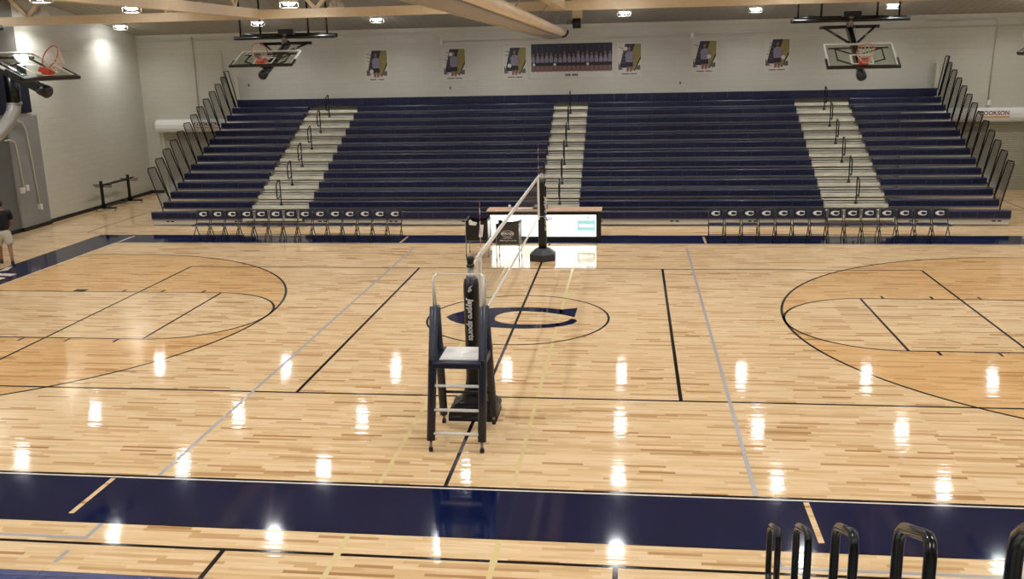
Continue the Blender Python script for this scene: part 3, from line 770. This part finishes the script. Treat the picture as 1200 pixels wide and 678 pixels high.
t = thing('volleyball_net', 'volleyball net with white tapes stretched between the two posts', 'net', (0, 0, 0))
g = MB(); y0, y1, zb, zt = -4.75, 4.75, 1.27, 2.2
k = y0
while k <= y1 + .001: g.tube([(0, k, zb), (0, k, zt)], .0017, 3, False); k += .1
for i in range(1, 10): g.tube([(0, y0, zb + (zt - zb) * i / 10), (0, y1, zb + (zt - zb) * i / 10)], .0017, 3, False)
g.build('net_mesh', 'vbnet', t)
MB().box(-.012, .012, y0, y1, 2.19, 2.265).build('top_tape', 'white', t)
MB().box(-.01, .01, y0, y1, 1.22, 1.275).build('bottom_tape', 'white', t)
for y in (y0, y1): MB().box(-.01, .01, y - .03, y + .03, 1.22, 2.265).build('side_tape', 'white', t)
for s in (-1, 1):
    MB().tube([(0, s * 4.75, 2.23), (0, -5.275 if s < 0 else 5.5, 2.23)], .008, 5).build('tension_cable', 'white', t)
    MB().tube([(0, s * 4.75, 1.25), (.05, -5.2 if s < 0 else 5.42, 1.14)], .008, 5).build('tension_cable', 'white', t)
    a = MB('white', 'red')
    for q in range(18): a.use(q % 2).tube([(.02, s * 4.5, 1.24 + .1 * q), (.02, s * 4.5, 1.34 + .1 * q)], .0045, 6)
    a.build('antenna', None, t)
    MB().box(-.016, .026, s * 4.5 - .025, s * 4.5 + .025, 1.22, 2.27).build('antenna_sleeve', 'white', t)

# ---------------------------------------------------------------- referee stand
t = thing('referee_stand', 'padded navy referee stand with white rungs and seat at mid court', 'referee stand', (-.05, -6.1, 0))
for s in (-1, 1):
    f0, f1 = Vector((s * .345, -.47, .14)), Vector((s * .335, .02, 1.86))
    r0, r1 = Vector((s * .36, .5, .14)), Vector((s * .335, .18, 1.82))
    for a, b, nm in ((f0, f1, 'front'), (r0, r1, 'rear')):
        leg = MB().tube([a, a.lerp(b, .5), b], [.057, .058, .055], 12).build('leg_pad', 'padnavy', t)
        e = a + (a - b).normalized() * .09
        MB().tube([a, e], .02, 8).build('leg_tube', 'metal', leg)
        MB().tube([e, Vector((e.x, e.y, .0))], .03, 10).build('rubber_foot', 'black', leg)
    top = Vector((s * .335, .1, 2.32))
    MB().tube([f1, (s * .345, .05, 2.18), (s * .335, .1, 2.25), (s * .30, .13, 2.28)], .014, 8).build('guard_rail', 'white', t)
    MB().tube([r1, (s * .36, .17, 2.18), (s * .345, .15, 2.25), (s * .30, .13, 2.28)], .014, 8).build('guard_rail', 'white', t)
    MB().obox((s * .35, .12, 1.15), (.03, 0, 0), (0, .38, 0), (0, 0, .05)).build('side_beam', 'padnavy', t, bevel=.01)
MB().tube([(-.31, .13, 2.28), (.31, .13, 2.28)], .01, 8).build('top_bar', 'white', t)
for z in (.24, .54, .85):
    f = (z - .14) / 1.72; MB().tube([(-.33, -.47 + .49 * f - .02, z), (.33, -.47 + .49 * f - .02, z)], .021, 8).build('rung', 'white', t)
for z in (.5, 1.0): MB().tube([(-.34, .5 - .3 * (z - .14) / 1.7, z), (.34, .5 - .3 * (z - .14) / 1.7, z)], .02, 8).build('rear_brace', 'darkmetal', t)
MB().box(-.33, .33, -.3, .44, 1.09, 1.17).build('platform', 'padnavy', t, bevel=.012)
MB().box(-.25, .27, -.17, .40, 1.17, 1.182).build('platform_cover', 'white', t)

# ---------------------------------------------------------------- scoring table
t = thing('scoring_table', 'long scoring table with a glowing white screen front at centre court', 'table', (-.19, 8.0, 0))
W = 1.6
MB().box(-W, W, .0, .10, .08, .86).build('cabinet', 'black', t, bevel=.01)
MB().box(-W - .02, W + .02, -.02, .62, .84, .875).build('table_top', 'tabletop', t, bevel=.008)
for s in (-1, 1): MB().box(s * (W - .05) - .03, s * (W - .05) + .03, .1, .58, .0, .84).build('side_panel', 'black', t)
mb = MB().box(-W + .02, W - .02, -.01, .1, .0, .1); mb.build('kick_board', 'black', t)
scr = MB().box(-W + .08, W - .14, -.006, 0, .14, .74).build('screen', 'screen', t)
yy = -.008
def S(nm, m, x0, x1, z0, z1):
    return MB().box(x0, x1, yy, yy + .002, z0, z1).build(nm, m, scr)
S('screen_patch', 'screen_purple', -.06, .26, .58, .70)
S('screen_patch', 'screen_y', -.06, .2, .16, .56)
S('screen_patch', 'screen_y', -.6, -.32, .16, .5)
S('sponsor_panel', 'screen_teal', .93, 1.44, .30, .6)
text('MEDICAL', .1, 'screen', 'sponsor_lettering', scr, axes((1, 0, 0), (0, 0, 1), (1.19, yy - .002, .44)), bold=.002)
text('ANCH', .13, 'screen_grey', 'screen_lettering', scr, axes((1, 0, 0), (0, 0, 1), (-.72, yy, .65)), bold=.002)
MB().poly([(1.3 + x * .085, yy - .001, .665 + y * .05) for x, y in CP]).build('screen_logo', 'screen_grey', scr, recalc=False)
for k, x in enumerate((.45, .62, .8, 1.0)): S('screen_mark', 'screen_grey', x, x + .03, .6 + .01 * (k % 2), .68)
# things on the table
def on_table(name, label, cat, x, y, build):
    q = thing(name, label, cat, (-.19 + x, 8.0 + y, .875)); build(q); return q
on_table('paper_stack', 'loose white papers on the scoring table left of the net post', 'papers', -.62, .3, lambda q: (MB().box(-.14, .14, -.1, .1, 0, .012).build('sheet', 'paper', q), MB().box(-.05, .25, -.14, .06, .012, .02).build('sheet', 'paper', q)))
on_table('scoring_console', 'small dark scoring console on the table beside the net post', 'console', -.12, .3, lambda q: (MB().hexa([(-.2, -.12, 0), (.2, -.12, 0), (.2, .12, 0), (-.2, .12, 0), (-.2, -.1, .05), (.2, -.1, .05), (.2, .12, .11), (-.2, .12, .11)]).build('body', 'darkmetal', q, bevel=.008), MB().hexa([(-.15, -.08, .054), (.15, -.08, .054), (.15, .08, .1), (-.15, .08, .1), (-.15, -.08, .06), (.15, -.08, .06), (.15, .08, .106), (-.15, .08, .106)]).build('keypad', 'metal', q)))
on_table('paper_cup', 'small white cup on the left half of the scoring table', 'cup', -1.0, .35, lambda q: (MB().lathe([(0, 0), (.03, 0), (.04, .09), (.036, .09), (.028, .01), (0, .01)], n=16).build('cup_body', 'white', q), MB().lathe([(0, .095), (.042, .09), (.042, .1), (0, .105)], n=16).build('lid', 'paper', q)))

# ---------------------------------------------------------------- ball carts
def ball_cart(label, x, y, rz, decor):
    t = thing('ball_cart', label, 'ball cart', (x, y, 0), rz)
    W, D = .3, .3
    # fabric hopper: sagging rim between the corners
    mb = MB(); n = 8; top = []; bot = []
    cs = [(-W, -D), (W, -D), (W, D), (-W, D)]
    for c in range(4):
        a, b = Vector(cs[c]), Vector(cs[(c + 1) % 4])
        for k in range(n):
            f = k / n; p = a.lerp(b, f); sag = math.sin(PI * f) * .05
            top.append(mb.bm.verts.new((p.x * (1 - .04 * math.sin(PI * f)), p.y * (1 - .04 * math.sin(PI * f)), .98 - sag))); bot.append(mb.bm.verts.new((p.x * .93, p.y * .93, .44)))
    for k in range(len(top)):
        f = mb.bm.faces.new([bot[k], bot[(k + 1) % len(top)], top[(k + 1) % len(top)], top[k]]); f.smooth = False
    mb.bm.faces.new(bot[::-1])
    hop = mb.build('fabric_hopper', 'padblack', t)
    so = hop.modifiers.new('solid', 'SOLIDIFY'); so.thickness = .012
    for cx, cy in cs:
        leg = MB().tube([(cx * .97, cy * .97, .99), (cx * .97, cy * .97, .07)], .011, 8).build('leg', 'metal', t)
        mb = MB().tube([(cx * .97 - .012, cy * .97, .035), (cx * .97 + .012, cy * .97, .035)], .035, 12); mb.build('caster', 'black', leg)
    mb = MB()
    for z in (.43,):
        for c in range(4): mb.tube([(*[v * .97 for v in cs[c]], z), (*[v * .97 for v in cs[(c + 1) % 4]], z)], .009, 6)
    for z in (.985,):
        for c in (1, 3): mb.tube([(*[v * .97 for v in cs[c]], z), (*[v * .97 for v in cs[(c + 1) % 4]], z)], .009, 6)
    mb.build('frame', 'metal', t)
    if decor:
        b = MB(); b.arc(0, 0, 1, 0, 2 * PI, .14, 0, 40)
        for v in b.bm.verts: v.co = Vector((v.co.x * .155, -D * .985 - .014, v.co.y * .075 + .72))
        b.build('brand_oval', 'paper', hop, recalc=False)
        text('MIKASA', .085, 'paper', 'brand_lettering', hop, axes((1, 0, 0), (0, 0, 1), (0, -D * .985 - .014, .72)), bold=.003)
        b = MB(); rr = random.Random(5); k = -.12
        b.box(k, -k, -D - .012, -D - .01, .6, .612)
        k = -.2
        while k < .2:
            w = .012 + rr.random() * .02; b.obox((k + w / 2, -D * .97 - .012, .535 + rr.random() * .012), (w / 2, 0, .005), (0, .001, 0), (0, 0, .007 + rr.random() * .008)); k += w + .012
        b.build('slogan_lettering', 'paper', hop)
    return t
ball_cart('black fabric ball cart with a white oval logo left of the net post', -.87, 5.6, 0, True)
c2 = ball_cart('black fabric ball cart with a white cloth, leftmost of the two', -1.74, 6.1, 0, False)
t2 = c2
b = MB().obox((.12, -.31, .7), (.02, 0, .16), (0, .004, 0), (.05, 0, -.0)); b.build('side_print', 'paper', [c for c in c2.children if c.name.startswith('fabric_hopper')][0])
o = MB().poly([(-.2, -.318, .97), (-.19, -.312, .86), (-.02, -.312, .84), (.02, -.314, .92), (-.1, -.316, .95), (-.15, -.318, 1.0)])
o = o.build('towel', 'paper', None, loc=(-1.74, 6.1, 0)); so = o.modifiers.new('solid', 'SOLIDIFY'); so.thickness = .012; so.offset = 0
tag(o, 'small white towel draped over the front of the leftmost ball cart', 'towel')

# ---------------------------------------------------------------- folding chairs
def chair():
    """faces -y, origin on the floor under the seat"""
    t = thing('folding_chair', 'x', 'chair')
    back = MB().hexa([(-.188, .2, .58), (.188, .2, .58), (.188, .225, .58), (-.188, .225, .58), (-.18, .235, .83), (.18, .235, .83), (.18, .26, .83), (-.18, .26, .83)]).build('backrest', 'padnavy', t, bevel=.02)
    d = Vector((0, .035, .25)).normalized(); ctr = Vector((0, .2 + .0165, .715)) + Vector((0, -.006, 0))
    MB().poly([ctr + Vector((x * .088, 0, 0)) + d * (y * .082) for x, y in CP]).build('logo', 'white', back, recalc=False)
    MB().box(-.185, .185, -.2, .2, .43, .465).build('seat', 'padnavy', t, bevel=.012)
    for s in (-1, 1):
        MB().tube([(s * .203, .262, .84), (s * .203, .2, .58), (s * .203, .1, .35), (s * .203, -.22, .0)], .012, 6).build('leg', 'darkmetal', t)
        MB().tube([(s * .193, .06, .44), (s * .193, .25, .0)], .012, 6).build('leg', 'darkmetal', t)
    MB().tube([(-.203, -.14, .1), (.203, -.14, .1)], .009, 6).build('stretcher', 'darkmetal', t)
    MB().tube([(-.193, .2, .12), (.193, .2, .12)], .009, 6).build('stretcher', 'darkmetal', t)
    MB().tube([(-.193, -.2, .43), (.193, -.2, .43)], .012, 6).build('seat_rail', 'metal', t)
    return t
c0 = None
for side, x0, x1 in (('left', -10.62, -4.33), ('right', 4.35, 10.75)):
    for k in range(14):
        p = (x1 - x0) / 14; x = x0 + p * (k + .5)
        if k == 0: w = 'leftmost'
        elif k == 13: w = 'rightmost'
        else: w = ORD[k] + ' from the left'
        lab = 'navy folding chair, %s in the row %s of the scoring table' % (w, side)
        ry = R.uniform(-.02, .02)
        if c0 is None: c0 = chair(); c0['label'] = lab; c = c0; c.location = (x, 8.2, 0); c.rotation_euler = (0, 0, ry)
        else: c = dup(c0, lab, (x, 8.2 + R.uniform(-.015, .015), 0), ry)
        c['group'] = 'folding chairs %s of the scoring table' % side

# ---------------------------------------------------------------- net pole cart by the left wall
t = thing('pole_cart', 'black wheeled pole cart with two uprights beside the left wall', 'cart', (-16.5, 14.4, 0))
for y in (-.95, .9):
    up = MB().obox((0, y, .58), (.04, 0, 0), (0, .04, 0), (0, 0, .5)).build('upright', 'blackp', t)
    MB().prism([(-.12, y - .02, .1), (.12, y - .02, .1), (.04, y - .02, .32), (-.04, y - .02, .32)], (0, .04, 0)).build('gusset', 'blackp', up)
    ft = MB().obox((.06, y, .12), (.42, 0, 0), (0, .03, 0), (0, 0, .025)).build('foot', 'blackp', t)
    for x in (-.28, .44):
        MB().tube([(x - .012, y, .04), (x + .012, y, .04)], .04, 12).tube([(x, y, .04), (x, y, .1)], .012, 5).build('caster', 'metal', ft)
    MB().tube([(-.3, y, .93), (.4, y, .93)], .02, 6).build('arm', 'blackp', t)
    MB().tube([(-.28, y + .05, .86), (.36, y + .05, .86)], .016, 6).build('arm', 'blackp', t)
mb = MB().obox((0, -.02, .92), (.03, 0, 0), (0, .95, 0), (0, 0, .035)); mb.tube([(.1, -1.1, .95), (.14, 1.1, .97)], .022, 8); mb.build('top_rail', 'blackp', t)
MB().obox((0, -.02, .12), (.025, 0, 0), (0, .9, 0), (0, 0, .02)).build('bottom_rail', 'blackp', t)

# ---------------------------------------------------------------- person at the left edge
def skin_mesh(name, verts, edges, rad, m, parent, sub=2):
    me = bpy.data.meshes.new(name); me.from_pydata(verts, edges, []); o = bpy.data.objects.new(name, me); C.objects.link(o)
    sk = o.modifiers.new('skin', 'SKIN'); sk.use_smooth_shade = True
    for i, r in enumerate(rad):
        me.skin_vertices[0].data[i].radius = r if isinstance(r, tuple) else (r, r)
    me.skin_vertices[0].data[0].use_root = True
    ss = o.modifiers.new('sub', 'SUBSURF'); ss.levels = sub; ss.render_levels = sub
    bpy.context.view_layer.update()
    ev = o.evaluated_get(bpy.context.evaluated_depsgraph_get()); m2 = bpy.data.meshes.new_from_object(ev)
    bpy.data.objects.remove(o)
    m2.materials.clear(); m2.materials.append(M[m])
    for p in m2.polygons: p.use_smooth = True
    o = bpy.data.objects.new(name, m2); C.objects.link(o); o.parent = parent; return o
t = thing('person', 'person in a black shirt and pale shorts walking on the left baseline', 'person', (-14.28, 4.75, 0), math.radians(40))
t.scale = (.96, .96, .96)
# local frame: faces +y
V = [(0, 0, .95), (0, .0, 1.12), (0, -.01, 1.32), (0, 0, 1.45), (0, .01, 1.52), (0, .02, 1.62), (0, .03, 1.70),
     (-.1, .02, .88), (-.12, .14, .50), (-.12, .16, .10), (-.12, .30, .035),
     (.1, -.02, .88), (.11, -.08, .48), (.11, -.24, .12), (.12, -.12, .04),
     (-.19, 0, 1.42), (-.25, -.06, 1.14), (-.24, .1, .93), (-.24, .15, .86),
     (.19, 0, 1.42), (.25, .04, 1.14), (.22, .22, 1.0), (.2, .29, .97)]
E_ = [(0, 1), (1, 2), (2, 3), (3, 4), (4, 5), (5, 6), (0, 7), (7, 8), (8, 9), (9, 10), (0, 11), (11, 12), (12, 13), (13, 14), (3, 15), (15, 16), (16, 17), (17, 18), (3, 19), (19, 20), (20, 21), (21, 22)]
Rd = [(.14, .11), (.14, .1), (.16, .11), (.09, .08), .055, .09, .075, .09, .066, .045, .04, .09, .066, .045, .04, .062, .042, .03, .035, .062, .042, .03, .035]
body = skin_mesh('body', V, E_, Rd, 'skin', t)
# fingers
for s, w, d in ((-1, Vector((-.24, .15, .86)), Vector((0, .35, -1)).normalized()), (1, Vector((.2, .29, .97)), Vector((-.2, 1, -.3)).normalized())):
    for k in range(4):
        o_ = w + Vector((0, 1, 0)).cross(d) * 0 + Vector((.0, (k - 1.5) * .018, 0)) + d * .02
        L_ = (.07, .08, .075, .06)[k]
        skin_mesh('finger', [tuple(o_), tuple(o_ + d * L_ * .6 + Vector((-s * .006, 0, 0))), tuple(o_ + d * L_ + Vector((-s * .02, .0, 0)))], [(0, 1), (1, 2)], [.01, .009, .008], 'skin', body, 1)
    skin_mesh('thumb', [tuple(w), tuple(w + Vector((-s * .03, .03, 0)) + d * .02), tuple(w + Vector((-s * .035, .035, 0)) + d * .05)], [(0, 1), (1, 2)], [.012, .011, .009], 'skin', body, 1)
shirt = skin_mesh('shirt', [(0, 0, .88), (0, 0, 1.1), (0, -.01, 1.32), (0, 0, 1.44), (0, .005, 1.48), (-.2, 0, 1.42), (-.25, -.045, 1.2), (.2, 0, 1.42), (.25, .035, 1.2)],
                  [(0, 1), (1, 2), (2, 3), (3, 4), (3, 5), (5, 6), (3, 7), (7, 8)], [(.2, .16), (.2, .15), (.215, .15), (.14, .11), .08, .09, .085, .09, .085], 'shirt', t)
shorts = skin_mesh('shorts', [(0, 0, .98), (0, 0, .86), (-.1, .04, .78), (-.125, .13, .5), (.1, -.02, .78), (.115, -.07, .5)], [(0, 1), (1, 2), (2, 3), (1, 4), (4, 5)], [(.17, .13), (.185, .145), .13, .115, .13, .115], 'shorts', t)
for x, y, z, p in ((-.12, .16, 0, 0), (.115, -.25, 0, .0)):
    mb = MB(); K = 14; R0, R1, R2 = [], [], []
    for k in range(K):
        a = 2 * PI * k / K; R0.append((x + .045 * math.cos(a), y + .06 + .145 * math.sin(a), z)); R1.append((x + .047 * math.cos(a), y + .055 + .145 * math.sin(a), z + .04)); R2.append((x + .035 * math.cos(a), y + .01 + .065 * math.sin(a), z + .1))
    VV = [[mb.bm.verts.new(q) for q in r] for r in (R0, R1, R2)]
    for A, B in zip(VV, VV[1:]):
        for j in range(K): mb.bm.faces.new([A[j], A[(j + 1) % K], B[(j + 1) % K], B[j]]).smooth = True
    mb.bm.faces.new(VV[2]); mb.bm.faces.new(VV[0][::-1]); mb.build('shoe', 'shoe', t)
# head details
MB().lathe([(0, .105), (.04, .1), (.078, .07), (.094, .02), (.09, -.03), (.07, -.06), (.06, -.06)], (0, .0, 1.66), 18).build('hair', 'hair', t)
mb = MB().prism([(-.012, .108, 1.60), (.012, .108, 1.60), (.006, .108, 1.645), (-.006, .108, 1.645)], (0, .018, 0)); mb.build('nose', 'skin', body)
for s in (-1, 1):
    MB().lathe([(0, .012), (.01, .008), (.012, 0), (.01, -.008), (0, -.012)], (s * .034, .1, 1.648), 10).build('eye', 'shoe', body)
    MB().lathe([(0, .03), (.012, .02), (.014, 0), (.01, -.022), (0, -.028)], (s * .092, .02, 1.63), 10).build('ear', 'skin', body)
MB().obox((0, .107, 1.575), (.024, 0, 0), (0, .004, 0), (0, 0, .005)).build('mouth', 'maroon', body)

# ---------------------------------------------------------------- camera, world, view
cam = bpy.data.cameras.new('camera'); co = bpy.data.objects.new('camera', cam); C.objects.link(co)
cx, cy, cz, yaw, pit, rol, f = 2.22605, -18.12169, 5.10727, .12785, .24257, -.02252, 1109.4
F = Vector((-math.sin(yaw) * math.cos(pit), math.cos(yaw) * math.cos(pit), -math.sin(pit))); Rv = Vector((math.cos(yaw), math.sin(yaw), 0)); U = Rv.cross(F)
R2 = Rv * math.cos(rol) + U * math.sin(rol); U2 = -Rv * math.sin(rol) + U * math.cos(rol)
mw = Matrix.Identity(4)
for i in range(3): mw[i][0] = R2[i]; mw[i][1] = U2[i]; mw[i][2] = -F[i]; mw[i][3] = (cx, cy, cz)[i]
co.matrix_world = mw; cam.sensor_width = 36; cam.lens = f / 1200 * 36; cam.clip_start = .05; cam.clip_end = 200
bpy.context.scene.camera = co
wd = bpy.data.worlds.new('world'); bpy.context.scene.world = wd; wd.use_nodes = True
wd.node_tree.nodes['Background'].inputs[0].default_value = (.9, .88, .82, 1); wd.node_tree.nodes['Background'].inputs[1].default_value = .02
vs = bpy.context.scene.view_settings
vs.view_transform = 'Standard'; vs.look = 'None'; vs.gamma = 1; vs.use_curve_mapping = False; vs.exposure = 1.3
bpy.context.scene.cycles.max_bounces = 8
